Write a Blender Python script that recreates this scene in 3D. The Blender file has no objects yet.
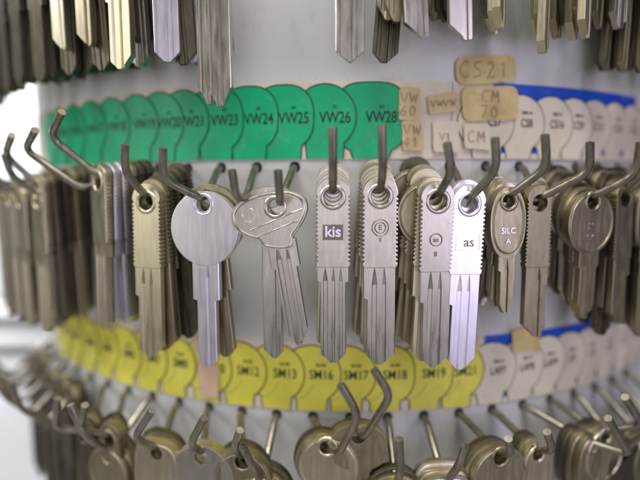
import bpy, bmesh, math, random
from mathutils import Vector, Matrix
random.seed(11)
S = 0.0012                       # one drawing unit (about a millimetre) in metres
R = 150.0                        # drum radius
PITCH = 0.0717                   # angle between neighbouring hooks
ROWS = {'upper': (75.7, -0.0891), 'middle': (4.0, -0.0481), 'lower': (-67.7, -0.0891)}
sc = bpy.context.scene
col = sc.collection

# ------------------------------------------------------------------ helpers
def link_mesh(name, bm, mats, parent=None, smooth=False):
    me = bpy.data.meshes.new(name)
    bmesh.ops.scale(bm, vec=(S, S, S), verts=bm.verts)
    bm.to_mesh(me); bm.free()
    if smooth:
        for p in me.polygons: p.use_smooth = True
    o = bpy.data.objects.new(name, me); col.objects.link(o)
    for m in (mats if isinstance(mats, (list, tuple)) else [mats]): me.materials.append(m)
    if parent: o.parent = parent
    return o

def empty(name, loc=(0, 0, 0), rz=0.0):
    o = bpy.data.objects.new(name, None); col.objects.link(o)
    o.empty_display_size = 0.005
    o.location = Vector(loc) * S; o.rotation_euler = (0, 0, rz)
    return o

def tag(o, label=None, cat=None, group=None, kind=None):
    if label: o['label'] = label
    if cat: o['category'] = cat
    if group: o['group'] = group
    if kind: o['kind'] = kind
    return o

def cyl(th, r, z):
    return Vector((r * math.sin(th), -r * math.cos(th), z))

def smooth_by_angle(o, ang=40):
    me = o.data
    for p in me.polygons: p.use_smooth = True
    bm = bmesh.new(); bm.from_mesh(me)
    for e in bm.edges:
        if len(e.link_faces) == 2 and e.calc_face_angle(0) > math.radians(ang): e.smooth = False
    bm.to_mesh(me); bm.free()

def tube(bm, pts, rad, seg=12, cap=True):
    pts = [Vector(p) for p in pts]
    n = len(pts); rings = []
    up = Vector((0, 0, 1)); 
    t0 = (pts[1] - pts[0]).normalized()
    a = t0.cross(up)
    if a.length < 1e-4: a = Vector((1, 0, 0))
    a.normalize()
    for i in range(n):
        t = (pts[min(i + 1, n - 1)] - pts[max(i - 1, 0)]).normalized()
        a = (a - t * a.dot(t)).normalized(); b = t.cross(a)
        rr = rad[i] if isinstance(rad, (list, tuple)) else rad
        rings.append([bm.verts.new(pts[i] + a * rr * math.cos(2 * math.pi * k / seg) + b * rr * math.sin(2 * math.pi * k / seg)) for k in range(seg)])
    for i in range(n - 1):
        for k in range(seg):
            bm.faces.new((rings[i][k], rings[i][(k + 1) % seg], rings[i + 1][(k + 1) % seg], rings[i + 1][k]))
    if cap:
        bm.faces.new(list(reversed(rings[0]))); bm.faces.new(rings[-1])

def rounded(pts, rad, n=6):
    pts = [Vector(p) for p in pts]; out = [pts[0]]
    for i in range(1, len(pts) - 1):
        p, a, b = pts[i], pts[i - 1], pts[i + 1]
        d = min(rad, (a - p).length * .45, (b - p).length * .45)
        s = p + (a - p).normalized() * d; e = p + (b - p).normalized() * d
        for k in range(n + 1):
            t = k / n
            out.append(s * (1 - t) ** 2 + p * 2 * t * (1 - t) + e * t * t)
    out.append(pts[-1])
    return out

def box(bm, x0, x1, y0, y1, z0, z1):
    v = [bm.verts.new((x, y, z)) for x in (x0, x1) for y in (y0, y1) for z in (z0, z1)]
    for f in ((0, 1, 3, 2), (4, 6, 7, 5), (0, 4, 5, 1), (2, 3, 7, 6), (0, 2, 6, 4), (1, 5, 7, 3)):
        bm.faces.new([v[i] for i in f])

# ------------------------------------------------------------------ materials
def new_mat(name):
    m = bpy.data.materials.new(name); m.use_nodes = True
    nt = m.node_tree; return m, nt, nt.nodes['Principled BSDF']

def noise(nt, scale, detail=4, stretch=(1, 1, 1), rough=.6):
    tc = nt.nodes.new('ShaderNodeTexCoord'); mp = nt.nodes.new('ShaderNodeMapping')
    mp.inputs['Scale'].default_value = stretch
    nt.links.new(tc.outputs['Object'], mp.inputs['Vector'])
    n = nt.nodes.new('ShaderNodeTexNoise'); n.inputs['Scale'].default_value = scale
    n.inputs['Detail'].default_value = detail; n.inputs['Roughness'].default_value = rough
    nt.links.new(mp.outputs[0], n.inputs['Vector'])
    return n

def ramp(nt, src, stops):
    r = nt.nodes.new('ShaderNodeValToRGB'); e = r.color_ramp.elements
    while len(e) < len(stops): e.new(0.5)
    for i, (p, c) in enumerate(stops):
        e[i].position = p; e[i].color = (*c, 1) if len(c) == 3 else c
    nt.links.new(src, r.inputs[0]); return r

def metal(name, c1, c2, r0, r1, grain=.22, scale=420):
    m, nt, b = new_mat(name)
    b.inputs['Metallic'].default_value = 1
    n = noise(nt, scale, 6, (1, 1, .3), .7)
    rp = ramp(nt, n.outputs['Fac'], [(.22, c2), (.70, c1)])
    nt.links.new(rp.outputs[0], b.inputs['Base Color'])
    n2 = noise(nt, scale * 1.8, 4, (1, 1, .12))
    mr = nt.nodes.new('ShaderNodeMapRange'); mr.inputs['From Min'].default_value = .3; mr.inputs['From Max'].default_value = .7
    mr.inputs['To Min'].default_value = r0; mr.inputs['To Max'].default_value = r1
    nt.links.new(n2.outputs['Fac'], mr.inputs['Value']); nt.links.new(mr.outputs[0], b.inputs['Roughness'])
    n3 = noise(nt, scale * 6, 3, (1, 1, .06))
    bp = nt.nodes.new('ShaderNodeBump'); bp.inputs['Strength'].default_value = grain; bp.inputs['Distance'].default_value = .00004
    nt.links.new(n3.outputs['Fac'], bp.inputs['Height']); nt.links.new(bp.outputs[0], b.inputs['Normal'])
    return m

def matte(name, c1, c2, scale=60, rough=.55, spec=.4, bump=0, stops=(.35, .65), stretch=(1, 1, 1), wear=None):
    m, nt, b = new_mat(name)
    n = noise(nt, scale, 5, stretch)
    rp = ramp(nt, n.outputs['Fac'], [(stops[0], c1), (stops[1], c2)])
    if wear:      # scuffs, fingerprints and thin scratches
        n4 = noise(nt, wear[1], 8, wear[3] if len(wear) > 3 else (1, 1, 1), .75)
        r4 = ramp(nt, n4.outputs['Fac'], [(.52, (0, 0, 0)), (.70, (1, 1, 1))])
        mm = nt.nodes.new('ShaderNodeMath'); mm.operation = 'MULTIPLY'; mm.inputs[1].default_value = wear[2]
        nt.links.new(r4.outputs[0], mm.inputs[0])
        mx = nt.nodes.new('ShaderNodeMix'); mx.data_type = 'RGBA'; mx.inputs['B'].default_value = (*wear[0], 1)
        nt.links.new(mm.outputs[0], mx.inputs['Factor']); nt.links.new(rp.outputs[0], mx.inputs['A'])
        nt.links.new(mx.outputs['Result'], b.inputs['Base Color'])
    else: nt.links.new(rp.outputs[0], b.inputs['Base Color'])
    b.inputs['Roughness'].default_value = rough; b.inputs['Specular IOR Level'].default_value = spec
    if bump:
        n3 = noise(nt, scale * 20, 3)
        bp = nt.nodes.new('ShaderNodeBump'); bp.inputs['Strength'].default_value = bump; bp.inputs['Distance'].default_value = .00005
        nt.links.new(n3.outputs['Fac'], bp.inputs['Height']); nt.links.new(bp.outputs[0], b.inputs['Normal'])
    return m

M = {}
M['brass'] = metal('pale_brass', (.62, .57, .43), (.50, .45, .31), .27, .44)
M['olive'] = metal('tarnished_brass', (.40, .36, .25), (.24, .21, .13), .34, .52)
M['dark'] = metal('shade_darkened_brass', (.17, .15, .11), (.08, .07, .045), .36, .55)  # dark brass with the shade among bunched keys put into its colour
M['silver'] = metal('nickel_silver', (.60, .57, .515), (.46, .43, .38), .24, .40)
M['nickel'] = metal('nickel_plate', (.74, .71, .76), (.62, .59, .65), .32, .42)
M['bright'] = metal('daylight_tinted_nickel_plate', (.90, .86, .95), (.78, .74, .84), .33, .42)  # nickel plate; lavender daylight reflection mixed into the colour
M['wire'] = metal('hook_wire', (.40, .37, .30), (.15, .135, .105), .26, .48, .2, 260)
M['stamp'] = metal('stamped_recess', (.30, .27, .24), (.16, .14, .12), .4, .6)
M['drum'] = matte('drum_plastic', (.56, .56, .55), (.63, .63, .62), 12, .36, .5, .2, wear=((.34, .31, .25), 55, .55, (1, 1, .45)))
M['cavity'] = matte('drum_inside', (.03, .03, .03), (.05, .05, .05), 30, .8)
M['cream'] = matte('cream_card', (.66, .59, .47), (.73, .66, .54), 40, .6, .3, .15, wear=((.48, .40, .27), 110, .45))
M['green'] = matte('green_print', (.002, .35, .145), (.004, .43, .185), 45, .4, .4, .15, wear=((.10, .50, .28), 160, .45))
M['yellow'] = matte('yellow_print', (.66, .61, .07), (.75, .70, .11), 45, .45, .4, .15, wear=((.50, .42, .10), 120, .5))
M['blue'] = matte('blue_print', (.006, .06, .46), (.012, .09, .58), 50, .45, .35, .15, wear=((.08, .16, .55), 150, .5))
M['ink'] = matte('black_ink', (.015, .025, .02), (.03, .045, .035), 200, .5, .3)
M['thin_ink'] = matte('grey_ink', (.16, .18, .13), (.22, .24, .18), 200, .5, .3)
M['tape'] = matte('tan_masking_tape', (.56, .43, .24), (.66, .53, .32), 130, .62, .3, .5, wear=((.42, .28, .12), 220, .6))
M['pale_tape'] = matte('pale_masking_tape', (.66, .58, .46), (.72, .64, .52), 130, .62, .3, .5)
M['old_tape'] = matte('yellowed_tape', (.52, .39, .15), (.66, .52, .26), 110, .5, .4, .5, wear=((.38, .25, .08), 150, .6))
M['pink_tape'] = matte('pinkish_tape', (.60, .42, .30), (.68, .50, .34), 130, .62, .3, .5)
M['pencil'] = matte('faded_ballpoint', (.36, .29, .20), (.24, .19, .14), 900, .6, .3)
M['wall'] = matte('white_wall', (.80, .81, .84), (.84, .85, .87), 3, .8, .2)
M['floor'] = matte('grey_floor', (.30, .29, .28), (.36, .35, .34), 8, .6, .3)
M['slat'] = matte('white_lacquer', (.70, .71, .74), (.76, .77, .80), 20, .4, .4)
M['slat_dark'] = matte('grey_lacquer', (.10, .10, .11), (.14, .14, .15), 20, .5, .4)

# ------------------------------------------------------------------ drum with drilled hook holes
def build_drum():
    root = empty('key_display_drum', (0, 0, -190))
    tag(root, 'grey white cylindrical display drum drilled with rows of hook holes', 'display stand')
    off = Vector((0, 0, 190))
    bm = bmesh.new()
    w = PITCH / 2; h = 3.0; ku, kv = 6, 4; HR = 1.55
    us = [-w + 2 * w * i / ku for i in range(ku + 1)]
    bands = {'upper': (15, 190), 'middle': (-47, 15), 'lower': (-190, -47)}
    def V(th, r, z): return bm.verts.new(cyl(th, r, z) + off)
    K0, K1 = -20, 20
    for row, (zr, a0) in ROWS.items():
        zb, zt = bands[row]
        for k in range(K0, K1 + 1):
            tc = a0 + k * PITCH
            # rectangle boundary, counter clockwise from lower left
            rect = [(u, -h) for u in us[:-1]] + [(w, -h + 2 * h * i / kv) for i in range(kv)] + [(u, h) for u in reversed(us[1:])] + [(-w, h - 2 * h * i / kv) for i in range(kv)]
            n = len(rect)
            outer, inner, deep = [], [], []
            for (u, z) in rect:
                a = math.atan2(z, u * R)
                outer.append(V(tc + u, R, zr + z))
                inner.append(V(tc + HR * math.cos(a) / R, R, zr + HR * math.sin(a)))
                deep.append(V(tc + HR * math.cos(a) / R, R - 2.5, zr + HR * math.sin(a)))
            for i in range(n):
                j = (i + 1) % n
                bm.faces.new((outer[i], outer[j], inner[j], inner[i]))
                bm.faces.new((inner[i], inner[j], deep[j], deep[i]))
            for (z0, z1, steps) in ((zb, zr - h, 3), (zr + h, zt, 3)):
                for i in range(ku):
                    for s in range(steps):
                        a = z0 + (z1 - z0) * s / steps; b = z0 + (z1 - z0) * (s + 1) / steps
                        bm.faces.new((V(tc + us[i], R, a), V(tc + us[i + 1], R, a), V(tc + us[i + 1], R, b), V(tc + us[i], R, b)))
        ta = a0 + K1 * PITCH + w; tb = a0 + K0 * PITCH - w + 2 * math.pi
        N = 60
        for i in range(N):
            a = ta + (tb - ta) * i / N; b = ta + (tb - ta) * (i + 1) / N
            bm.faces.new((V(a, R, zb), V(b, R, zb), V(b, R, zt), V(a, R, zt)))
    bmesh.ops.remove_doubles(bm, verts=bm.verts, dist=.02)
    sh = link_mesh('drum_wall', bm, M['drum'], root); smooth_by_angle(sh, 35)
    bm = bmesh.new()
    for z, s in ((190.0, 1), (-190.0, -1)):
        prof = [(0, z + 1.5 * s), (R + .5, z + 1.5 * s), (R + 2, z), (R + 2, z - 5 * s), (R + .1, z - 5 * s)]
        rings = []
        for (rr, zz) in prof[1:]:
            rings.append([bm.verts.new(cyl(2 * math.pi * i / 120, rr, zz) + off) for i in range(120)])
        bm.faces.new(rings[0])
        for a, b in zip(rings, rings[1:]):
            for i in range(120): bm.faces.new((a[i], a[(i + 1) % 120], b[(i + 1) % 120], b[i]))
    bmesh.ops.recalc_face_normals(bm, faces=bm.faces)
    smooth_by_angle(link_mesh('end_cap', bm, M['drum'], root), 35)
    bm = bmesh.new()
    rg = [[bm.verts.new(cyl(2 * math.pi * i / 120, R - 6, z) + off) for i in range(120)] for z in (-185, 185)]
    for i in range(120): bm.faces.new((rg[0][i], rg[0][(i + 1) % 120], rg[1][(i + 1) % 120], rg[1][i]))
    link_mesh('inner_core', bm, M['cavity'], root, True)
    bm = bmesh.new()
    prof = [(12, -190), (12, -420), (110, -432), (120, -436), (120, -445)]
    rings = [[bm.verts.new(cyl(2 * math.pi * i / 64, rr, zz) + off) for i in range(64)] for rr, zz in prof]
    for a, b in zip(rings, rings[1:]):
        for i in range(64): bm.faces.new((a[i], b[i], b[(i + 1) % 64], a[(i + 1) % 64]))
    bm.faces.new(list(reversed(rings[-1])))
    link_mesh('pedestal', bm, M['wire'], root)
build_drum()

# ------------------------------------------------------------------ flat print wrapped on the drum
def wrap_bm(bm, thc, rf):
    for v in bm.verts:
        x, z = v.co.x, v.co.z
        v.co = cyl(thc + x / R, R + rf(x), z)

def poly_sheet(bm, pts, mi=0, step=1.6):
    vs = [bm.verts.new((x, 0, z)) for x, z in pts]
    f = bm.faces.new(vs); f.material_index = mi
    x0 = min(p[0] for p in pts); x1 = max(p[0] for p in pts)
    x = x0 + step
    while x < x1 - .1:
        fs = [f for f in bm.faces if f.material_index == mi]
        g = set(fs)
        for f in fs:
            g.update(f.edges); g.update(f.verts)
        bmesh.ops.bisect_plane(bm, geom=list(g), plane_co=(x, 0, 0), plane_no=(1, 0, 0), dist=1e-5)
        x += step

def solidify_sheet(bm, t, rfthc=None):
    pass

def ribbon(bm, pts, w, mi=1):
    prev = None
    n = len(pts)
    for i in range(n):
        a = Vector(pts[max(i - 1, 0)]); b = Vector(pts[min(i + 1, n - 1)])
        d = (b - a).normalized(); nn = Vector((-d.y, d.x)) * w / 2
        p = Vector(pts[i])
        v1 = bm.verts.new((p.x + nn.x, 0, p.y + nn.y)); v2 = bm.verts.new((p.x - nn.x, 0, p.y - nn.y))
        if prev:
            f = bm.faces.new((prev[0], prev[1], v2, v1)); f.material_index = mi
        prev = (v1, v2)

def text_bm(body, size, offset=.0, extrude=0.0, shear=0.0, sx=1.0):
    cu = bpy.data.curves.new('tmp', 'FONT'); cu.body = body; cu.size = size
    cu.align_x = 'CENTER'; cu.align_y = 'CENTER'; cu.offset = offset; cu.extrude = extrude; cu.shear = shear
    cu.resolution_u = 4
    o = bpy.data.objects.new('tmp', cu); col.objects.link(o)
    bpy.context.view_layer.update()
    me = bpy.data.meshes.new_from_object(o.evaluated_get(bpy.context.evaluated_depsgraph_get()))
    bm = bmesh.new(); bm.from_mesh(me)
    bpy.data.objects.remove(o); bpy.data.curves.remove(cu); bpy.data.meshes.remove(me)
    for v in bm.verts: v.co = Vector((v.co.x * sx, -v.co.z, v.co.y))
    return bm

def disc_shape(rx, rz, zc, neck, zb, power=2.0, n=56):
    """round or squarish key head over a straight neck, as an outline"""
    pts = []
    def sup(a):
        c, s = math.cos(a), math.sin(a)
        return (rx * math.copysign(abs(c) ** (2 / power), c), zc + rz * math.copysign(abs(s) ** (2 / power), s))
    cand = [sup(-math.pi / 2 + 2 * math.pi * i / n) for i in range(n)]
    right = [p for p in cand if p[0] > neck * .98 or p[1] > zc]
    # order counter clockwise starting lower right
    right = [p for p in cand[: n // 2 + 1] if not (p[1] < zc and abs(p[0]) < neck)]
    left = [(-x, z) for x, z in reversed(right) if x > 1e-6]
    pts = [(neck, zb)] + right + [q for q in left if q != right[-1]] + [(-neck, zb)]
    out = []
    for p in pts:
        if not out or (Vector(p) - Vector(out[-1])).length > 1e-3: out.append(p)
    return out

SLOPE = .013
def printed_label(parent, th, z0, fill, shape, word, small, tw=None, ink='ink', tsize=4.3, tx=2.8, tz=0, outline=.3, base=.55, thin=True):
    bm = bmesh.new()
    poly_sheet(bm, shape, 0)
    wrap_bm(bm, th, lambda x: base + SLOPE * x)
    lab = link_mesh('printed_label', bm, [fill], parent, True)
    bm = bmesh.new()
    dense = []
    op = shape
    for a, b in zip(op, op[1:]):
        n = max(1, int((Vector(b) - Vector(a)).length / 1.2))
        for k in range(n): dense.append((a[0] + (b[0] - a[0]) * k / n, a[1] + (b[1] - a[1]) * k / n))
    dense.append(op[-1])
    dense = [(x * .985, z) for x, z in dense]
    ribbon(bm, dense, outline, 0)
    if thin:   # faint construction arc printed across each head
        zc = sum(p[1] for p in shape) / len(shape)
        arc = [(-10.8 + 8.6 * math.cos(a), z0 + 17.3 + 8.6 * math.sin(a)) for a in [(-1.15 + i * .07) for i in range(12)]]
        arc = [(x + 3.6, z) for x, z in arc if True]
    wrap_bm(bm, th, lambda x: base + .06 + SLOPE * x)
    link_mesh('outline', bm, M[ink], lab)
    if thin:
        bm = bmesh.new(); ribbon(bm, arc, .14, 0)
        wrap_bm(bm, th, lambda x: base + .05 + SLOPE * x)
        link_mesh('guide_line', bm, M['thin_ink'], lab)
    for body, size, dz, off in ((word, tsize, 0, .045), (small, 1.35, 2.9, .02)):
        if not body: continue
        bm = text_bm(body, size, off if 'M' not in body else off * .8, sx=.74 if 'M' not in body else .80)
        for v in bm.verts: v.co.x += tx; v.co.z += z0 + 17.0 + dz + tz
        wrap_bm(bm, th, lambda x: base + .08 + SLOPE * x)
        link_mesh('lettering' if size > 2 else 'small_lettering', bm, M[ink], lab)
    return lab

def band(parent, name, t0, t1, z0, z1, mat, r, th=.22):
    bm = bmesh.new(); n = max(2, int((t1 - t0) / .012))
    A = []
    for i in range(n + 1):
        t = t0 + (t1 - t0) * i / n
        A.append([bm.verts.new(cyl(t, rr, z)) for rr, z in ((R + .05, z0), (R + r, z0), (R + r, z1), (R + .05, z1))])
    for a, b in zip(A, A[1:]):
        for i in range(4): bm.faces.new((a[i], b[i], b[(i + 1) % 4], a[(i + 1) % 4]))
    bm.faces.new(list(reversed(A[0]))); bm.faces.new(A[-1])
    bmesh.ops.recalc_face_normals(bm, faces=bm.faces)
    o = link_mesh(name, bm, mat, parent); smooth_by_angle(o, 35); return o

GOFF = -.0185   # label centre sits left of its lettering
# green strip
gs = empty('green_label_strip', (0, 0, 0)); tag(gs, 'long cream card strip printed with overlapping green key heads lettered VW', 'label strip')
band(gs, 'backing_card', -1.02, .165, 6.0, 26.6, M['cream'], .30)
G = [(.0383 - .0195, 'VW28', 's', 2.8), (-.0455 + GOFF, 'VW26', 'r', 2.8), (-.1212 + GOFF, 'VW25', 'q', 3.0), (-.1864 + GOFF, 'VW24', 'q', 3.0), (-.2528 + GOFF, 'VW23', 'q', 3.0),
     (-.322 + GOFF, 'VW21', 'r', 3.0), (-.3765 + GOFF, 'VW20', 'r', 3.5), (-.4361 + GOFF, 'VW19', 'r', 3.3), (-.5100 + GOFF, 'VW18', 'r', 2.8), (-.583 + GOFF, 'VW17', 'r', 2.8),
     (-.655 + GOFF, 'VW16', 'r', 2.8), (-.727 + GOFF, 'VW14', 'r', 2.8), (-.799 + GOFF, 'VW13', 'r', 2.8)]
for i, (th, w, kind, tx) in enumerate(G):
    if kind == 'r': shp = disc_shape(8.6, 8.7, 17.3, 4.95, 6.15)
    elif kind == 'q': shp = disc_shape(8.6, 8.6, 17.4, 4.9, 6.15, 2.5)
    else: shp = disc_shape(9.6, 9.2, 17.1, 4.9, 6.15, 3.2)
    printed_label(gs, th, 0, M['green'], shp, w, {'VW28': 'AH', 'VW26': 'FU'}.get(w, 'AH'), tx=tx)

# blue and cream strip, upper row
def cream_strip(name, label, t0, tblue, tfade, t1, zoff, tops, words, zt, diam=True):
    root = empty(name, (0, 0, 0)); tag(root, label, 'label strip')
    band(root, 'margin_card', t0, tblue, zoff + 6.0, zoff + zt, M['cream'], .30)
    band(root, 'blue_card', tblue, tfade, zoff + 6.0, zoff + zt, M['blue'], .30)
    band(root, 'faded_card', tfade, t1, zoff + 6.0, zoff + zt, M['cream'], .30)
    band(root, 'foot_margin', tblue, tfade, zoff + 6.0, zoff + 7.6, M['cream'], .50)
    for i, (th, w) in enumerate(words):
        shp = disc_shape(8.7, 7.9, 15.9, 3.9, 6.15)
        shp = [(x, z + zoff + (tops if z > 12 else 0)) for x, z in shp]
        printed_label(root, th, zoff, M['cream'], shp, w, 'BMB 44', ink='thin_ink' if i > 3 else 'ink', tsize=3.3, tx=2.4, tz=-1.0, outline=.22, base=.62, thin=False)
    return root
cream_strip('blue_label_strip', 'blue card strip with cream key heads, level with the green strip at right', .168, .247, .66, 1.2, 0, 0,
            [(.235, 'CS7'), (.3045, 'CS8'), (.377, 'CS16'), (.4365, 'CS9'), (.498, 'CS12'), (.568, 'CS14'), (.64, 'CS15'), (.71, 'CS18'), (.785, 'CS20'), (.86, 'CS21')], 26.7)
# yellow strip
ys = empty('yellow_label_strip', (0, 0, 0)); tag(ys, 'long cream card strip printed with overlapping yellow key heads lettered SM', 'label strip')
ZY = -71.8
band(ys, 'backing_card', -1.02, .245, ZY + 6.0, ZY + 26.3, M['cream'], .30)
Y = [(.2082, 'SM21'), (.1431, 'SM19'), (.0673, 'SM18'), (-.0067, 'SM17'), (-.0729, 'SM16'), (-.1423, 'SM13'), (-.2164, 'SM12'), (-.288, 'SM10'), (-.3676, 'SM8'),
     (-.437, 'SM7'), (-.508, 'SM6'), (-.58, 'SM5'), (-.652, 'SM4'), (-.724, 'SM3'), (-.796, 'SM2')]
for i, (th, w) in enumerate(Y):
    th -= .0185
    shp = disc_shape(8.6, 8.6, 17.0 + ZY, 4.35, 6.15 + ZY, 2.5 if w in ('SM18', 'SM19') else 2.0)
    printed_label(ys, th, ZY, M['yellow'], shp, w, 'SILVER', tx=2.8, tsize=3.9, tz=-.2)
cream_strip('blue_label_strip', 'blue card strip with cream key heads, level with the yellow strip at right', .247, .2475, .67, 1.2, ZY, 1.0,
            [(.262, 'LAP7'), (.330, 'LAP8'), (.392, 'LAP9'), (.455, 'LF1'), (.52, 'LF2'), (.59, 'LF3'), (.66, 'LF4'), (.73, 'LF5'), (.80, 'LF6')], 26.8)

# ------------------------------------------------------------------ handwritten tapes
STROKES = {
 'V': [[(0, 1), (.35, 0), (.7, 1)]], 'W': [[(0, 1), (.2, 0), (.42, .8), (.62, 0), (.85, 1)]],
 '6': [[(.5, 1), (.15, .6), (0, .25), (.2, 0), (.5, .1), (.5, .4), (.1, .4)]], '0': [[(.3, 1), (0, .6), (.1, .1), (.4, 0), (.6, .5), (.3, 1)]],
 'C': [[(.65, .9), (.35, 1), (.05, .6), (.1, .15), (.4, 0), (.7, .12)]], 'S': [[(.6, .95), (.2, .95), (.1, .65), (.5, .4), (.5, .1), (0, .02)]],
 'N': [[(0, 0), (.08, 1), (.55, 0), (.62, 1)]], '2': [[(.05, .8), (.3, 1), (.5, .75), (.05, 0), (.6, .05)]], '1': [[(.1, .75), (.3, 1), (.28, 0)]],
 '7': [[(0, 1), (.55, .95), (.2, 0)]], '4': [[(.4, 0), (.45, 1), (0, .35), (.65, .38)]], 'M': [[(0, 0), (.1, 1), (.35, .3), (.6, 1), (.72, 0)]]}
def tape(label, corners, mat, lines, rot=0.0, r=1.05, h=3.0, size=2.6, cr=.8):
    thc = sum(c[0] for c in corners) / 4; zc = sum(c[1] for c in corners) / 4
    P = [((t - thc) * R, z - zc) for t, z in corners]
    q = [Vector(p).to_3d() for p in P]; P2 = []
    for i in range(4):
        a, b, c = q[i - 1], q[i], q[(i + 1) % 4]; d = min(cr, (a - b).length * .4, (c - b).length * .4)
        s_, e_ = b + (a - b).normalized() * d, b + (c - b).normalized() * d
        for t in (0, .33, .67, 1): P2.append(tuple((s_ * (1 - t) ** 2 + b * 2 * t * (1 - t) + e_ * t * t)[:2]))
    P = P2
    # torn, slightly uneven edge
    pts = []
    for a, b in zip(P, P[1:] + P[:1]):
        n = max(1, int((Vector(a) - Vector(b)).length / .8))
        for k in range(n):
            f = k / n; j = .10 if 0 < k < n else 0
            pts.append((a[0] + (b[0] - a[0]) * f + random.uniform(-j, j), a[1] + (b[1] - a[1]) * f + random.uniform(-j, j)))
    pts = list(reversed(pts))
    root = empty('paper_tape', (0, 0, 0)); tag(root, label, 'tape', 'handwritten tapes stuck on the label strips')
    bm = bmesh.new(); poly_sheet(bm, pts, 0)
    ret = bmesh.ops.extrude_face_region(bm, geom=list(bm.faces))
    for e in ret['geom']:
        if isinstance(e, bmesh.types.BMVert): e.co.y = -1
    for v in bm.verts:
        x, z, y = v.co.x, v.co.z, v.co.y
        wob = .10 * math.sin(x * .9 + z * .5)
        v.co = cyl(thc + x / R, R + r + wob + (.0 if y < -.5 else -.12), z + zc)
    bmesh.ops.recalc_face_normals(bm, faces=bm.faces)
    link_mesh('tape_sheet', bm, mat, root)
    bm = bmesh.new(); n = len(lines)
    for li, ln in enumerate(lines):
        wd = sum(.95 for ch in ln) * size; x = -wd / 2
        zz = (n - 1) * size * .62 - li * size * 1.3 - size / 2
        for ch in ln:
            for st in STROKES.get(ch, []):
                q = [(x + px * size + random.uniform(-.08, .08), zz + pz * size + random.uniform(-.08, .08)) for px, pz in st]
                q = [(a * math.cos(rot) - b * math.sin(rot), a * math.sin(rot) + b * math.cos(rot)) for a, b in q]
                d = []
                for a, b in zip(q, q[1:]):
                    for k in range(3): d.append((a[0] + (b[0] - a[0]) * k / 3, a[1] + (b[1] - a[1]) * k / 3))
                d.append(q[-1]); ribbon(bm, d, .26, 0)
            x += .95 * size
    for v in bm.verts:
        x, z = v.co.x, v.co.z
        v.co = cyl(thc + x / R, R + r + .17 + .10 * math.sin(x * .9 + z * .5), z + zc)
    link_mesh('handwriting', bm, M['pencil'], root)
tape('small tan tape written VW 60, right beside the VW28 label', [(.0687, 24.9), (.1062, 24.7), (.1072, 16.3), (.0676, 16.3)], M['tape'], ['VW', '60'])
tape('small tan tape written VW 4, directly below the VW 60 tape', [(.073, 16.2), (.1108, 16.2), (.1136, 8.0), (.0755, 8.3)], M['tape'], ['VW', '41'])
tape('tan tape written VWVW, tilted, between the VW 60 tape and the large tape', [(.1191, 22.6), (.1743, 24.1), (.179, 19.0), (.1234, 17.7)], M['tape'], ['VWVW'], .09, size=1.9)
tape('palest square tape, almost blank, below the tilted tan tape', [(.1291, 16.0), (.1776, 16.1), (.1811, 7.8), (.1321, 7.8)], M['pale_tape'], ['V1'], r=1.2, size=2.0)
tape('topmost large yellowed tape written CS21, above the blue strip', [(.1691, 33.2), (.2869, 34.4), (.2935, 27.3), (.1738, 25.4)], M['old_tape'], ['CS21'], .03, size=4.2, r=.9, cr=3.2)
tape('large yellowed tape written CM 70, across the left end of the blue strip', [(.1817, 25.2), (.2937, 26.0), (.3009, 16.9), (.1872, 16.0)], M['old_tape'], ['CM', '70'], .0, size=3.2, r=1.25, cr=2.4)
tape('small tan square tape written CM, below the CM 70 tape', [(.1873, 15.4), (.2384, 15.5), (.2422, 8.4), (.1905, 8.9)], M['pale_tape'], ['CM'], size=3.0, r=1.3)
tape('pinkish curled tape over the SM10 label on the yellow strip', [(-.3253, -53.4), (-.2766, -53.9), (-.2787, -63.8), (-.319, -64.6)], M['pink_tape'], [], r=1.2)
tape('small beige tape scrap at the top edge of the yellow strip', [(-.337, -45.3), (-.31, -46.4), (-.3044, -50.9), (-.3268, -50.4)], M['pink_tape'], [], r=1.1)
tape('blank yellowed tape on the top edge of the lower blue strip', [(.3038, -43.6), (.3684, -43.8), (.3738, -51.4), (.3057, -50.2)], M['old_tape'], [], r=1.2)
tape('tiny blank tan tape above the SM21 label', [(.2173, -43.9), (.2319, -44.1), (.2329, -49.0), (.2182, -48.6)], M['tape'], [], r=1.1)

# ------------------------------------------------------------------ hooks
ORD = ['front', 'second', 'third', 'fourth', 'fifth', 'sixth', 'seventh', 'eighth', 'ninth', 'tenth', 'eleventh', 'twelfth', 'thirteenth', 'fourteenth', 'fifteenth', 'sixteenth']
def place_words(row, k):
    if row == 'middle':
        t = {0: 'under VW26', 1: 'under VW28', -1: 'under VW25', -2: 'under VW24', -3: 'under VW23', -4: 'under VW21', -5: 'under VW20', -6: 'under VW19', -7: 'under VW18'}
        if k in t: return t[k]
        return ('%s left of VW18, middle row' % ORD[-7 - k].replace('front', 'first')) .replace('second left', 'second left') if k < -7 else '%s right of VW28, middle row' % (['first'] + ORD[1:])[k - 2]
    if row == 'lower':
        t = {0: 'under SM16', 1: 'under SM17', 2: 'under SM18', 3: 'under SM19', 4: 'under SM21', -1: 'under SM13', -2: 'under SM12', -3: 'under SM10', -4: 'under SM8', -5: 'under SM7'}
        if k in t: return t[k]
        return '%s left of SM7, bottom row' % (['first'] + ORD[1:])[-6 - k] if k < -5 else '%s right of SM21, bottom row' % (['first'] + ORD[1:])[k - 5]
    t = {1: 'above VW28', 0: 'above VW26', -1: 'above VW25', -2: 'above VW23', -3: 'above VW21', -4: 'above VW20', -5: 'above VW19', -6: 'above VW18'}
    if k in t: return t[k]
    return '%s left of VW18, top row' % (['first'] + ORD[1:])[-7 - k] if k < -6 else '%s right of VW28, top row' % (['first'] + ORD[1:])[k - 2]

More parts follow.
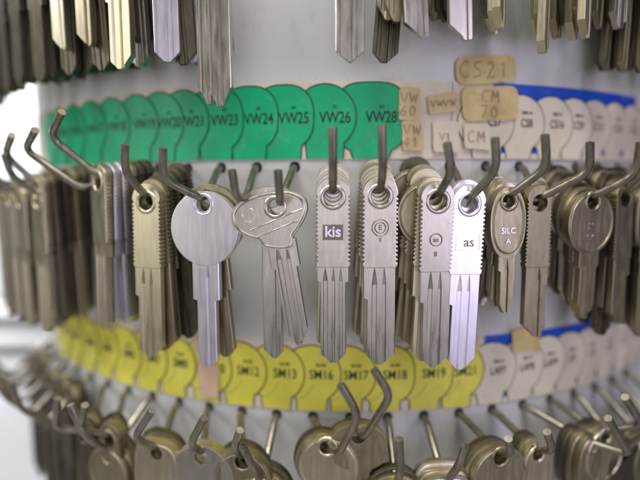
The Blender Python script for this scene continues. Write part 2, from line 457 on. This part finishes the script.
HOOKS = {   # measured bends: tip, bend, low point as (angle, height[, radius])
 ('middle', -7): ((-.5807, 13.3), (-.6372, 8.2), (-.6204, -.9)),
 ('middle', -6): ((-.5144, 14.0), (-.5669, 9.2), (-.4885, -2.0)),
 ('middle', -5): ((-.4488, 17.9), (-.4961, 12.2), (-.4421, 1.3)),
 ('middle', -4): ((-.3340, 9.0), (-.3462, 2.4), (-.3456, -4.1)),
 ('middle', -3): ((-.2736, 8.0), (-.2831, .6), (-.2436, -4.5)),
 ('middle', -2): ((-.1758, 2.7), (-.1754, -3.5), (-.1775, -4.0)),
 ('middle', -1): ((-.1147, 2.6), (-.1149, -4.2), (-.1251, -5.2)),
 ('middle', 0): ((-.0443, 11.9), (-.0448, 2.2), (-.0463, -2.8)),
 ('middle', 1): ((.0168, 12.3), (.0201, 2.0), (.0224, -2.6)),
 ('middle', 2): ((.0995, 8.4), (.1112, 2.0), (.1071, -3.9)),
 ('middle', 3): ((.1629, 9.5), (.1733, 2.4), (.1549, -4.7)),
 ('middle', 4): ((.2335, 10.3), (.2475, 2.9), (.2177, -4.1)),
 ('middle', 5): ((.3045, 8.7), (.3187, 1.9), (.2714, -4.7)),
 ('middle', 6): ((.3955, 9.0), (.4075, 1.2), (.3723, -4.7)),
 ('lower', 0): ((-.0344, -45.5, 180), (-.0115, -53.1, 179), (-.0392, -69.1, 168)),
 ('lower', 1): ((.0066, -42.0, 180), (.0291, -48.3, 179), (-.0001, -64.4, 168)),
 ('lower', -4): ((-.3094, -57.2), (-.3538, -67.0), (-.3437, -73.9)),
 ('lower', -3): ((-.2263, -57.4), (-.2562, -66.1), (-.2605, -72.7)),
 ('lower', -2): ((-.1736, -59.6), (-.1875, -65.5), (-.1905, -72.5)),
 ('lower', -6): ((-.4381, -59.6), (-.4685, -68.8), (-.4470, -73.5)),
 ('lower', -7): ((-.5021, -59.9), (-.5352, -71.1), (-.5100, -74.5)),
 ('lower', 4): ((.1980, -62.2), (.2100, -67.4), (.2181, -71.5)),
 ('lower', 5): ((.2583, -61.7), (.2801, -68.4), (.2856, -72.2)),
 ('lower', 6): ((.3669, -61.0), (.4369, -74.9), (.3950, -73.2)),
 ('lower', 7): ((.3995, -56.3), (.4619, -67.2), (.4273, -71.6)),
}
HPATH = {}
NEWH = []
def build_hook(row, k):
    z0, a0 = ROWS[row]; th = a0 + k * PITCH
    if (row, k) in HOOKS:
        tip, bend, low = HOOKS[(row, k)]
    else:
        rn = random.Random(hash((len(row), k)) % 1000 + 7)
        j = rn.uniform(-.012, .012)
        low = (th + j * .6, z0 - (11.5 if row == 'lower' else 3.6 if row == 'upper' and (k < -2 or k > 3) else 6.8 if row == 'upper' else 8) + rn.uniform(-.8, .5)); bend = (th + j, z0 - 2 + rn.uniform(-1, 1)); tip = (th + j * 1.4 + rn.uniform(-.01, .01), z0 + 7 + rn.uniform(-3, 1.5))
    rt = tip[2] if len(tip) > 2 else 176; rb = bend[2] if len(bend) > 2 else 174; rl = low[2] if len(low) > 2 else 166
    P = [cyl(th, R - 5, z0 + .2), cyl(th, R + 1.5, z0), cyl(low[0], rl, low[1]), cyl(bend[0], rb, bend[1]), cyl(tip[0], rt, tip[1])]
    HPATH[(row, k)] = [(th, R + 1.5, z0), (low[0], rl, low[1]), (bend[0], rb, bend[1])]
    base = P[1]
    bm = bmesh.new()
    pts = rounded(P, 3.6, 7)
    tube(bm, [p - base for p in pts], 1.0, 14)
    o = link_mesh('wire_hook', bm, M['wire']); smooth_by_angle(o, 50)
    o.location = base * S
    tag(o, 'bent steel wire hook %s' % place_words(row, k), 'hook', 'wire hooks of the key drum')
    NEWH.append(o)
def on_hook(row, k, r):
    p = HPATH[(row, k)]
    for (t0, r0, z0), (t1, r1, z1) in zip(p, p[1:]):
        if r <= r1 or (t1, r1, z1) == p[-1]:
            f = (r - r0) / (r1 - r0); f = max(0, min(1, f))
            return t0 + (t1 - t0) * f, z0 + (z1 - z0) * f
KR = {'middle': range(-14, 12), 'lower': range(-13, 12), 'upper': range(-13, 12)}
for row in KR:
    for k in KR[row]: build_hook(row, k)

# ------------------------------------------------------------------ key blanks
def superell(rx, rz, zc, n=64, p=2.0, xc=0.0):
    out = []
    for i in range(n):
        a = 2 * math.pi * i / n - math.pi / 2
        c, s = math.cos(a), math.sin(a)
        out.append((xc + rx * math.copysign(abs(c) ** (2 / p), c), zc + rz * math.copysign(abs(s) ** (2 / p), s)))
    return out

def rect_outline(hw, top, bot, teeth=True, pitch=1.05, depth=.42):
    right = []; z = bot
    right.append((hw * .93, bot))
    z = bot + .8
    zt = top - hw * 1.0
    while z + pitch < zt:
        if teeth: right += [(hw, z), (hw, z + pitch * .45), (hw - depth, z + pitch * .6), (hw - depth, z + pitch * .85)]
        else: right += [(hw, z)]
        z += pitch
    n = 14
    arc = [(hw * math.cos(a), zt + hw * math.sin(a)) for a in [math.pi * i / n for i in range(n + 1)]]
    left = [(-x, zz) for x, zz in reversed(right)]
    return right + arc + left

def oval_outline():
    ctrl = [(3.9, -10.2), (4.3, -7.2), (5.7, -5.2), (7.3, -2.4), (7.9, 0.2), (6.9, 2.6), (3.8, 4.1), (-1.2, 3.9), (-6.0, 2.7), (-10.0, 0.3), (-11.3, -2.4), (-10.4, -5.4), (-7.7, -7.2), (-4.4, -8.2), (-2.4, -10.2)]
    ctrl = [(x * .987 + z * .159, -x * .159 + z * .987) for x, z in ctrl]
    out = []; n = len(ctrl)
    for i in range(n):
        p0, p1, p2, p3 = [Vector(ctrl[(i + j) % n]) for j in (-1, 0, 1, 2)]
        for k in range(6):
            t = k / 6
            q = .5 * ((2 * p1) + (p2 - p0) * t + (2 * p0 - 5 * p1 + 4 * p2 - p3) * t * t + (3 * p1 - p0 - 3 * p2 + p3) * t ** 3)
            out.append((q.x, q.y))
    return out

def collar_mesh(hole, th=2.1):
    bm = bmesh.new()
    for s in (-1, 1):
        pr = [(hole + .02, -.05), (hole + .12, .22), (hole + .5, .30), (hole + .85, .20), (hole + 1.05, -.05)]
        rg = [[bm.verts.new((rr * math.cos(2 * math.pi * i / 28), s * (th / 2 + yy), rr * math.sin(2 * math.pi * i / 28))) for i in range(28)] for rr, yy in pr]
        for p, q in zip(rg, rg[1:]):
            for i in range(28): bm.faces.new((p[i], p[(i + 1) % 28], q[(i + 1) % 28], q[i]))
    return bm
def bow_mesh(outline, hole=2.15, th=2.1, rim=False, collar=True, ridges=(), hxz=(0, 0)):
    bm = bmesh.new()
    def loop(pts, y): return [bm.verts.new((x, y, z)) for x, z in pts]
    a = loop(outline, th / 2)
    hp = [(hxz[0] + hole * math.cos(2 * math.pi * i / 28), hxz[1] + hole * math.sin(2 * math.pi * i / 28)) for i in range(28)]
    b = loop(hp, th / 2)
    es = [bm.edges.new((l[i], l[(i + 1) % len(l)])) for l in (a, b) for i in range(len(l))]
    bmesh.ops.triangle_fill(bm, edges=es, use_beauty=True)
    bmesh.ops.recalc_face_normals(bm, faces=bm.faces)
    r = bmesh.ops.extrude_face_region(bm, geom=list(bm.faces))
    for v in [g for g in r['geom'] if isinstance(g, bmesh.types.BMVert)]: v.co.y = -th / 2
    bmesh.ops.recalc_face_normals(bm, faces=bm.faces)
    ed = [e for e in bm.edges if len(e.link_faces) == 2 and abs(e.verts[0].co.y - e.verts[1].co.y) < 1e-6 and e.calc_face_angle(0) > 1.0]
    bmesh.ops.bevel(bm, geom=ed, offset=.16, segments=2, affect='EDGES', profile=.6, clamp_overlap=True)
    if rim:
        cx = sum(p[0] for p in outline) / len(outline); cz = sum(p[1] for p in outline) / len(outline)
        hwx = max(p[0] for p in outline) - cx; f = 1 - .75 / hwx
        for s in (-1, 1):
            pts = [Vector((cx + (x - cx) * f, s * (th / 2 - .06), cz + (z - cz) * f)) for x, z in outline]
            pts.append(pts[0]); pts.append(pts[1])
            tube(bm, pts, .3, 8, False)
    for (x0, z0, x1, z1) in ridges:
        tube(bm, [(x0, -th / 2, z0), ((x0 + x1) / 2, -th / 2, (z0 + z1) / 2), (x1, -th / 2, z1)], .22, 6)
    return bm

def blade_mesh(z0, zstep, ztip, hwt, hwl, side, grooves, tip='v', th=1.9, xc=0.0, mill=3.6):
    """milled blade: wide shoulder down to zstep on one or both sides, long grooves with pointed run-outs"""
    bm = bmesh.new()
    l2 = -hwl if side in ('both', 'left') else -hwt
    r2 = hwl if side in ('both', 'right') else hwt
    zs = [(z0 + 1.2, 0, -hwt, hwt), (z0, 0, -hwt, hwt), (z0 - mill * .45, .55, -hwt, hwt), (z0 - mill, 1, -hwt, hwt)]
    if zstep < z0 - mill - .3: zs += [(zstep, 1, -hwt, hwt)]
    zs += [(min(zstep, z0 - mill) - .35, 1, l2, r2), ((zstep + ztip) / 2, 1, l2, r2), (ztip, 1, l2, r2)]
    rings = []
    for (z, g, xl, xr) in zs:
        f = [(xl, -th / 2 + .12), (xl + .15, -th / 2)]
        for (gx, gw, gd) in grooves:
            hw = gw / 2 * max(g, .06); d = gd * g
            f += [(gx - hw, -th / 2), (gx - hw * .62, -th / 2 + d), (gx + hw * .62, -th / 2 + d), (gx + hw, -th / 2)]
        f += [(xr - .15, -th / 2), (xr, -th / 2 + .12)]
        bk = [(xr, th / 2 - .12), (xr - .15, th / 2)]
        for (gx, gw, gd) in reversed([(q + .9, w, d) for q, w, d in grooves][:2]):
            if gx + gw / 2 > xr - .3: continue
        bk += [(xl + .15, th / 2), (xl, th / 2 - .12)]
        rings.append([bm.verts.new((xc + x, y, z)) for x, y in f + bk])
    for a, b in zip(rings, rings[1:]):
        n = len(a)
        for i in range(n): bm.faces.new((a[i], b[i], b[(i + 1) % n], a[(i + 1) % n]))
    bm.faces.new(rings[0]); bm.faces.new(list(reversed(rings[-1])))
    bmesh.ops.recalc_face_normals(bm, faces=bm.faces)
    w = hwl if side != 'none' else hwt
    planes = {'v': [(1, -1.0, w * .25), (-1, -1.0, w * .25)], 'sharp': [(1, -1.3, w * .05), (-1, -1.3, w * .05)], 'left': [(-1, -1.1, w * -.3), (1, -.6, w * .8)], 'right': [(1, -1.1, w * -.3), (-1, -.6, w * .8)], 'round': [(1, -.55, w * .2), (-1, -.55, w * .2), (1, -2, w * .8), (-1, -2, w * .8)]}[tip]
    for (sx, sz, x0) in planes:
        g = list(bm.verts) + list(bm.edges) + list(bm.faces)
        r = bmesh.ops.bisect_plane(bm, geom=g, plane_co=(xc + sx * x0, 0, ztip), plane_no=Vector((sx, 0, sz)).normalized(), clear_outer=True, dist=1e-5)
        ce = [e for e in r['geom_cut'] if isinstance(e, bmesh.types.BMEdge)]
        if ce:
            try: bmesh.ops.edgenet_fill(bm, edges=ce)
            except Exception: pass
    bmesh.ops.recalc_face_normals(bm, faces=bm.faces)
    return bm

G3 = [(-1.9, 1.2, .32), (.1, .8, .42), (1.9, .9, .25)]
G2 = [(-1.3, 1.4, .38), (1.1, 1.0, .45)]
G1 = [(.6, 1.3, .55)]
TYPES = {
 'rect':   dict(bow=dict(outline=rect_outline(4.2, 4.9, -17.2), rim=False), blade=dict(z0=-17, zstep=-20.5, ztip=-41.5, hwt=3.9, hwl=3.1, side='both', grooves=G3, tip='v'), words='serrated straight'),
 'rectw':  dict(bow=dict(outline=rect_outline(4.3, 4.9, -17.5)), blade=dict(z0=-17, zstep=-25, ztip=-42, hwt=3.9, hwl=3.0, side='left', grooves=G2, tip='v', mill=4.8), words='serrated straight'),
 'rectn':  dict(bow=dict(outline=rect_outline(3.7, 4.6, -16.5, True, .95, .35)), blade=dict(z0=-16.3, zstep=-21, ztip=-35, hwt=3.3, hwl=2.3, side='right', grooves=G1, tip='left'), words='narrow serrated'),
 'round':  dict(bow=dict(outline=superell(9.3, 9.5, -6.2), collar=False, hole=1.9), blade=dict(z0=-15.2, zstep=-24.5, ztip=-42.5, hwt=3.7, hwl=2.6, side='both', grooves=[(.7, 1.2, .55)], tip='v'), words='round'),
 'roundb': dict(bow=dict(outline=superell(8.0, 8.4, -5.6), rim=True, hole=1.9), blade=dict(z0=-13.6, zstep=-17.5, ztip=-31.5, hwt=3.4, hwl=2.8, side='both', grooves=G2, tip='round'), words='rimmed round'),
 'oval':   dict(bow=dict(outline=oval_outline(), rim=True, hole=1.9, ridges=((-7.2, -4.6, 6.6, -1.4), (-6.0, -6.6, 5.2, -4.0))), blade=dict(z0=-9.4, zstep=-15, ztip=-35, hwt=3.6, hwl=2.7, side='both', grooves=G2, tip='round'), words='oval'),
 'ovalp':  dict(bow=dict(outline=superell(7.6, 6.4, -3.0, p=2.4), hole=1.9), blade=dict(z0=-9.0, zstep=-22, ztip=-41.0, hwt=2.8, hwl=2.1, side='right', grooves=[(.9, .9, .4)], tip='v'), words='plain oval'),
 'slim':   dict(bow=dict(outline=superell(4.9, 9.0, -5.4, p=2.2), rim=True, hole=1.6, hxz=(0, 0)), blade=dict(z0=-13.8, zstep=-16.5, ztip=-28.5, hwt=2.4, hwl=1.7, side='left', grooves=G1[:0] + [(.1, .9, .45)], tip='round'), words='slim oval'),
 'wide':   dict(bow=dict(outline=superell(7.4, 8.8, -5.4, p=3.4), hole=1.9, rim=True), blade=dict(z0=-14, zstep=-18, ztip=-40.5, hwt=3.8, hwl=3.4, side='both', grooves=G3, tip='sharp'), words='squarish'),
 'long':   dict(bow=dict(outline=superell(8.6, 9.0, -6.0), hole=1.9), blade=dict(z0=-14.5, zstep=-20, ztip=-49.5, hwt=3.9, hwl=3.1, side='both', grooves=[(-1.6, 1.4, .6), (.9, 1.0, .5)], tip='round'), words='long bladed'),
}
FIN = {'brass': 'pale brass', 'olive': 'tarnished brass', 'dark': 'shade darkened brass', 'silver': 'nickel silver', 'nickel': 'nickel plated', 'bright': 'daylight tinted nickel'}
PROTO = {}
def get_key(t):
    if t not in PROTO:
        d = TYPES[t]; root = empty('key_blank')
        b = link_mesh('bow', bow_mesh(**d['bow']), M['brass'], root); smooth_by_angle(b, 38)
        for p in b.data.polygons:
            if abs(p.normal.y) > .999: p.use_smooth = False
        l = link_mesh('blade', blade_mesh(**d['blade']), M['brass'], root)
        PROTO[t] = root; return root
    src = PROTO[t]; r = src.copy(); col.objects.link(r)
    for ch in src.children:
        if ch.name.split('.')[0] not in ('bow', 'blade'): continue
        c = ch.copy(); col.objects.link(c); c.parent = r
    return r
def child(root, nm):
    return [c for c in root.children if c.name.split('.')[0] == nm][0]
COUNT = [0]
def hang(row, k, idx, t, fin, r, tilt=0.0, yaw=0.0, lean=0.0, dth=0.0, roff=0.0):
    root = get_key(t)
    th, z = on_hook(row, k, r)
    root.location = cyl(th + dth, r, z - 1.0 - .06 * (166 - r)) * S
    # lean about x, tilt in the key's plane, then turn to face outwards
    m = Matrix.Rotation(th + dth + yaw, 4, 'Z') @ Matrix.Rotation(tilt, 4, 'Y') @ Matrix.Rotation(lean, 4, 'X')
    root.rotation_euler = m.to_euler()
    for c in root.children:
        c.material_slots[0].link = 'OBJECT'; c.material_slots[0].material = M[fin]
    if idx == 0 and row != 'upper' and t in ('rect', 'rectw', 'oval', 'slim', 'roundb'):
        link_mesh('hole_rim', collar_mesh(TYPES[t]['bow'].get('hole', 2.15)), M[fin], child(root, 'bow'), True)
    tag(root, '%s %s key, %s, hook %s' % (FIN[fin], TYPES[t]['words'], 'frontmost' if idx == 0 else ORD[idx] + ' back', place_words(row, k)), 'key', 'key blanks hanging on the drum')
    COUNT[0] += 1
    return root

def bunch(row, k, front, others, fins, n, r0=166.0, step=2.25, fan=0.0, jit=.05, tilt0=0.0, yaw0=0.0, yawf=0.0, dth0=0.0):
    rn = random.Random(k * 31 + len(row) * 7)
    out = []
    for i in range(n):
        t = front[0] if i == 0 else others[(i - 1) % len(others)]
        fin = front[1] if i == 0 else fins[(i - 1) % len(fins)]
        tl = tilt0 if i == 0 else tilt0 + fan * i + rn.uniform(-jit, jit)
        yw = yaw0 if i == 0 else yaw0 + yawf * i + rn.uniform(-jit, jit) * .8
        out.append(hang(row, k, i, t, fin, r0 - step * i, tl, yw, rn.uniform(-.012, .012), dth0 if i == 0 else 0))
    return out

mix = ['olive', 'dark', 'brass', 'dark', 'olive', 'dark']
# middle row --------------------------------------------------------
B = {}
B[0] = bunch('middle', 0, ('rect', 'silver'), ['rect'], ['silver', 'brass', 'nickel', 'brass', 'brass'], 5, fan=.012, jit=.02, tilt0=.0)
B[1] = bunch('middle', 1, ('rectw', 'silver'), ['rectw'], ['brass', 'silver', 'brass', 'olive', 'brass'], 6, fan=.016, jit=.02)
B[2] = bunch('middle', 2, ('rectw', 'silver'), ['rectw', 'roundb', 'rectw'], ['brass', 'olive', 'brass', 'olive', 'olive', 'dark'], 7, fan=.028, jit=.025, tilt0=.005)
B[3] = bunch('middle', 3, ('rectw', 'bright'), ['rectw'], ['nickel'], 2, jit=.02, tilt0=.03)
B[4] = bunch('middle', 4, ('slim', 'olive'), ['slim', 'slim', 'roundb'], ['brass', 'olive', 'silver'], 4, fan=.05, jit=.06)
B[5] = bunch('middle', 5, ('rectn', 'olive'), ['rectn'], ['olive', 'brass'], 3, fan=-.02, jit=.03)
B[6] = bunch('middle', 6, ('roundb', 'olive'), ['roundb'], mix, 7, jit=.04)
B[7] = bunch('middle', 7, ('rectn', 'olive'), ['rectn', 'rect'], mix, 6, jit=.03)
B[8] = bunch('middle', 8, ('wide', 'olive'), ['wide'], ['dark', 'olive'], 6, jit=.05)
for k in (9, 10, 11): bunch('middle', k, ('rect', 'dark'), ['rect', 'roundb'], ['dark', 'olive'], 4, jit=.05)
B[-1] = bunch('middle', -1, ('oval', 'silver'), ['ovalp'], ['silver'], 2, step=3.0, tilt0=-.16, jit=.0, dth0=-.006)
B[-1][1].location.x -= 2.6 * S
B[-1][1].rotation_euler = Matrix.Rotation(-.125, 4, 'Z').to_euler()
B[-3] = bunch('middle', -3, ('round', 'bright'), ['round'], ['olive'], 2, step=3.2, jit=.0, tilt0=.0)
B[-3][1].rotation_euler = (Matrix.Rotation(-.25, 4, 'Z') @ Matrix.Rotation(-.10, 4, 'Y')).to_euler()
B[-4] = bunch('middle', -4, ('rectw', 'brass'), ['rectw', 'rect'], ['olive', 'dark', 'dark', 'dark', 'dark'], 6, fan=-.045, jit=.03, tilt0=.02, yaw0=.05)
B[-5] = bunch('middle', -5, ('rect', 'brass'), ['rect'], ['nickel', 'nickel', 'olive', 'dark', 'dark'], 6, fan=-.012, jit=.03, tilt0=.03, yaw0=-.28)
bunch('middle', -6, ('rectw', 'dark'), ['rectw', 'rect'], ['dark', 'dark', 'olive'], 4, r0=159, jit=.05, yaw0=.25, yawf=.05)
bunch('middle', -7, ('rectw', 'brass'), ['rectw', 'rect'], ['dark', 'dark', 'olive'], 5, jit=.05)
for k in (-8, -9, -10): bunch('middle', k, ('rect', 'brass'), ['rect'], ['olive', 'dark'], 4, jit=.05)
for k in (-11, -12, -13, -14): bunch('middle', k, ('rect', 'olive'), ['rect'], ['dark'], 3, jit=.05)
# top row -----------------------------------------------------------
bunch('upper', 1, ('wide', 'silver'), ['wide'], ['silver'], 1, tilt0=.0)
bunch('upper', 2, ('rectn', 'silver'), ['roundb', 'roundb', 'rect'], ['olive', 'brass', 'dark'], 4, fan=.06, jit=.05, tilt0=-.06, dth0=.012)
bunch('upper', 3, ('rectn', 'silver'), ['roundb'], ['olive', 'dark', 'dark', 'olive'], 7, fan=.02, jit=.05, tilt0=-.05)
bunch('upper', 4, ('rectn', 'brass'), ['rectn', 'roundb'], ['brass', 'olive', 'silver', 'dark'], 7, fan=-.055, jit=.06, yaw0=.8)
bunch('upper', 5, ('ovalp', 'brass'), ['rectn'], ['olive', 'brass'], 3, fan=-.1, jit=.06, tilt0=.05, yaw0=.7)
bunch('upper', 6, ('rectn', 'brass'), ['roundb', 'rectn'], ['olive', 'brass', 'dark'], 5, jit=.08, yaw0=.5)
bunch('upper', 7, ('roundb', 'silver'), ['roundb'], ['dark', 'olive'], 6, jit=.06)
bunch('upper', 8, ('rect', 'olive'), ['rect'], ['dark', 'olive'], 6, jit=.05)
for k in (9, 10, 11): bunch('upper', k, ('rect', 'dark'), ['rect'], ['dark', 'olive'], 3, jit=.06)
bunch('upper', -2, ('long', 'silver'), ['long'], ['silver'], 2, tilt0=.0, jit=.01, dth0=.02)
bunch('upper', -3, ('rect', 'nickel'), ['rectw', 'rect'], ['dark', 'nickel', 'dark', 'silver', 'dark', 'olive'], 7, fan=-.03, jit=.05, yaw0=.35)
bunch('upper', -4, ('rectw', 'brass'), ['rectn', 'rect'], ['dark', 'silver', 'dark', 'silver'], 5, fan=-.04, jit=.05)
bunch('upper', -5, ('rectn', 'olive'), ['rect'], ['dark', 'dark'], 6, fan=-.03, jit=.05)
bunch('upper', -6, ('rectn', 'brass'), ['rect'], ['dark', 'dark'], 6, fan=-.03, jit=.05)
for k in (-7, -8): bunch('upper', k, ('rect', 'dark'), ['rect', 'wide'], ['dark', 'dark'], 6, jit=.06)  # darker finish carries the dim light at upper left
for k in (-9, -10, -11, -12, -13): bunch('upper', k, ('rect', 'dark'), ['rect'], ['dark', 'olive'], 3, jit=.06)
# bottom row --------------------------------------------------------
low = {-1: ('roundb', 'brass', 4), 0: ('roundb', 'brass', 3), 1: ('ovalp', 'olive', 3), 2: ('roundb', 'brass', 3), 3: ('wide', 'silver', 3), 4: ('roundb', 'olive', 4), 5: ('slim', 'brass', 4), 6: ('slim', 'olive', 4), 7: ('roundb', 'brass', 4),
       8: ('wide', 'dark', 4), 9: ('roundb', 'olive', 4), 10: ('wide', 'dark', 3), 11: ('roundb', 'olive', 3), -2: ('roundb', 'olive', 3), -3: ('round', 'silver', 2), -4: ('wide', 'brass', 4), -5: ('roundb', 'olive', 4),
       -6: ('rectw', 'olive', 5), -7: ('rect', 'dark', 5), -8: ('rect', 'dark', 5), -9: ('wide', 'dark', 4), -10: ('wide', 'dark', 4), -11: ('rect', 'dark', 4), -12: ('rect', 'dark', 3), -13: ('wide', 'dark', 3)}
for k, (t, f, n) in low.items():
    bunch('lower', k, (t, f), [t], (mix if f != 'silver' else ['brass', 'silver', 'olive']) if k > -9 else ['dark', 'olive'], min(n, 3), step=2.0, r0=162 if k in (0, 1) else 159 if k < -7 else 166.5, jit=.05, tilt0=((k * 37) % 7 - 3) * .02)

# stamps on the front keys -------------------------------------------
def stamp_text(bow, body, size, x, z, y=-1.13, offset=.03, mat='stamp', extr=.08, nm='stamp'):
    bm = text_bm(body, size, offset, extr)
    for v in bm.verts: v.co += Vector((x, y, z))
    return link_mesh(nm, bm, M[mat], bow)
def stamp_rings(bow, x, z, rads, nm='emblem', mat='stamp', y=-1.06, w=.16):
    bm = bmesh.new()
    for rr in rads:
        tube(bm, [(x + rr * math.cos(a), y, z + rr * math.sin(a)) for a in [2 * math.pi * i / 28 for i in range(30)]], w, 6, False)
    return link_mesh(nm, bm, M[mat], bow)
def frame(bow, x0, x1, z0, z1, mat, w=.3, y=-1.05, nm='frame'):
    bm = bmesh.new()
    for a in ((x0, x1, z0 - w, z0), (x0, x1, z1, z1 + w), (x0 - w, x0, z0 - w, z1 + w), (x1, x1 + w, z0 - w, z1 + w)):
        box(bm, a[0], a[1], y - .16, y + .12, a[2], a[3])
    return link_mesh(nm, bm, M[mat], bow)
b = child(B[0][0], 'bow')
bm = bmesh.new(); box(bm, -2.5, 2.5, -1.09, -1.0, -10.4, -6.6); link_mesh('stamp_field', bm, M['stamp'], b)
frame(b, -2.5, 2.5, -10.4, -6.6, 'silver')
stamp_text(b, 'kis', 3.7, 0, -8.4, -1.17, .07, 'bright', .12)
frame(b, -3.2, 3.2, -15.9, -13.2, 'silver', .2)
b = child(B[1][0], 'bow')
stamp_rings(b, 0, -7.6, (2.0, 1.3)); stamp_text(b, 'E', 1.7, 0, -7.6); stamp_text(b, 'II', 1.4, 0, -10.6)
b = child(B[2][0], 'bow')
stamp_rings(b, -.3, -9.4, (1.5,)); stamp_text(b, 'as', 1.8, -.3, -9.4); stamp_text(b, 'II', 1.6, -.3, -13)
b = child(B[3][0], 'bow')
stamp_text(b, 'as', 3.4, .4, -9.4, offset=.01); frame(b, -2.9, 3.1, -11.3, -7.6, 'silver', .12, y=-.98)
b = child(B[4][0], 'bow')
stamp_text(b, 'SILC', 2.1, 0, -7.4, -1.1, .03, 'silver', .14); stamp_text(b, 'A', 1.8, 0, -10.0, -1.1, .03, 'silver', .14)
b = child(B[6][0], 'bow')
stamp_text(b, 'SI', 2.6, 0, -6.6, -1.1, .03, 'silver', .16); stamp_text(b, 'CA', 2.4, 0, -9.6, -1.1, .03, 'silver', .16)
b = child(B[-1][0], 'bow')
stamp_rings(b, -6.9, -.9, (1.7,), mat='brass', w=.1); stamp_text(b, 'H', 1.8, -6.9, -.9, -1.08, .02, 'brass')
b = child(B[-3][0], 'bow')
stamp_rings(b, 0, 0, (2.6,), nm='hole_rim', mat='bright', w=.2)
print('keys', COUNT[0])

# ------------------------------------------------------------------ the little background that shows at the left
def setting(name, bm, mat): 
    o = link_mesh(name, bm, mat); tag(o, kind='structure'); return o
bm = bmesh.new(); v = [bm.verts.new(p) for p in ((-2600, 900, -640), (2600, 900, -640), (2600, 900, 1400), (-2600, 900, 1400))]; bm.faces.new(v); setting('wall', bm, M['wall'])
bm = bmesh.new(); v = [bm.verts.new(p) for p in ((-2600, -1500, -635), (2600, -1500, -635), (2600, 900, -635), (-2600, 900, -635))]; bm.faces.new(v); setting('floor', bm, M['floor'])
rk = empty('slatted_rack', (-455, 330, -640)); tag(rk, 'blurred white rack with dark gaps between its slats, behind at far left', 'rack')
for zc in (-162, -198, -234):
    c = zc + 640
    bm = bmesh.new(); box(bm, -160, 135, -9, 9, c - 11, c + 11)
    bmesh.ops.bevel(bm, geom=list(bm.edges), offset=6, segments=3, affect='EDGES')
    link_mesh('slat', bm, M['slat'], rk, True)
bm = bmesh.new(); box(bm, -165, 135, 12, 18, 375, 492); link_mesh('back_panel', bm, M['slat_dark'], rk)
bm = bmesh.new(); box(bm, -165, 135, -10, 18, 2, 374); bmesh.ops.bevel(bm, geom=list(bm.edges), offset=3, segments=2, affect='EDGES'); link_mesh('cabinet_panel', bm, M['slat'], rk)
sup = empty('table', (0, 0, -638))
tag(sup, 'plain table under the drum', 'table')
bm = bmesh.new(); box(bm, -260, 260, -170, 200, -9 + 0, 0 + 2); link_mesh('tabletop', bm, M['slat'], sup)

# ------------------------------------------------------------------ light
w = bpy.data.worlds.new('World'); sc.world = w; w.use_nodes = True
bg = w.node_tree.nodes['Background']; bg.inputs[0].default_value = (.90, .90, .95, 1); bg.inputs[1].default_value = .06
def area(name, loc, target, size, sizey, power, color):
    l = bpy.data.lights.new(name, 'AREA'); l.shape = 'RECTANGLE'; l.size = size * S; l.size_y = sizey * S; l.energy = power; l.color = color
    o = bpy.data.objects.new(name, l); col.objects.link(o); o.location = Vector(loc) * S
    d = (Vector(target) - Vector(loc)); o.rotation_euler = d.to_track_quat('-Z', 'Y').to_euler(); return o
area('ceiling_lamp', (-120, -560, 900), (0, -100, 0), 1100, 420, 24, (1.0, .96, .90))
area('side_window', (700, -980, 60), (0, -100, -10), 420, 620, 5.0, (.80, .73, 1.0))
area('left_area_light', (-980, -600, 120), (0, -100, -10), 620, 600, 3.3, (1.0, .96, .86))  # added warm area light that brightens the left key faces
area('front_fill', (0, -1250, -20), (0, -100, -20), 1100, 460, 3.3, (.96, .92, 1.0))
area('wall_fill', (-700, 300, 500), (-800, 900, 0), 400, 400, 18, (.93, .96, 1.0))  # added area light whitening the wall behind the drum
area('rack_fill', (-900, -200, 500), (-420, 330, -60), 300, 300, 8, (.93, .95, 1.0))  # area light aimed at the slatted rack

# ------------------------------------------------------------------ camera
f, pitch, roll, yaw = 505.94, .115, -.0053, -.0103
right = Vector((math.cos(yaw), -math.sin(yaw), 0)); fw0 = Vector((math.sin(yaw), math.cos(yaw), 0)); Z = Vector((0, 0, 1))
fwd = fw0 * math.cos(pitch) - Z * math.sin(pitch); up = Z * math.cos(pitch) + fw0 * math.sin(pitch)
cr = right * math.cos(roll) + up * math.sin(roll); cu = up * math.cos(roll) - right * math.sin(roll)
cam = bpy.data.cameras.new('camera'); cam.sensor_width = 36; cam.lens = f / 640 * 36
cam.clip_start = .005; cam.clip_end = 50
co = bpy.data.objects.new('camera', cam); col.objects.link(co)
co.matrix_world = Matrix.Translation(Vector((-9.62, -289.38, 0)) * S) @ Matrix((cr, cu, -fwd)).transposed().to_4x4()
cam.dof.use_dof = True; cam.dof.focus_distance = 125 * S; cam.dof.aperture_fstop = 3.2; cam.dof.aperture_blades = 7
sc.camera = co
sc.view_settings.view_transform = 'Standard'; sc.view_settings.look = 'None'; sc.view_settings.exposure = 0; sc.view_settings.gamma = 1
sc.render.resolution_x = 1024; sc.render.resolution_y = 768
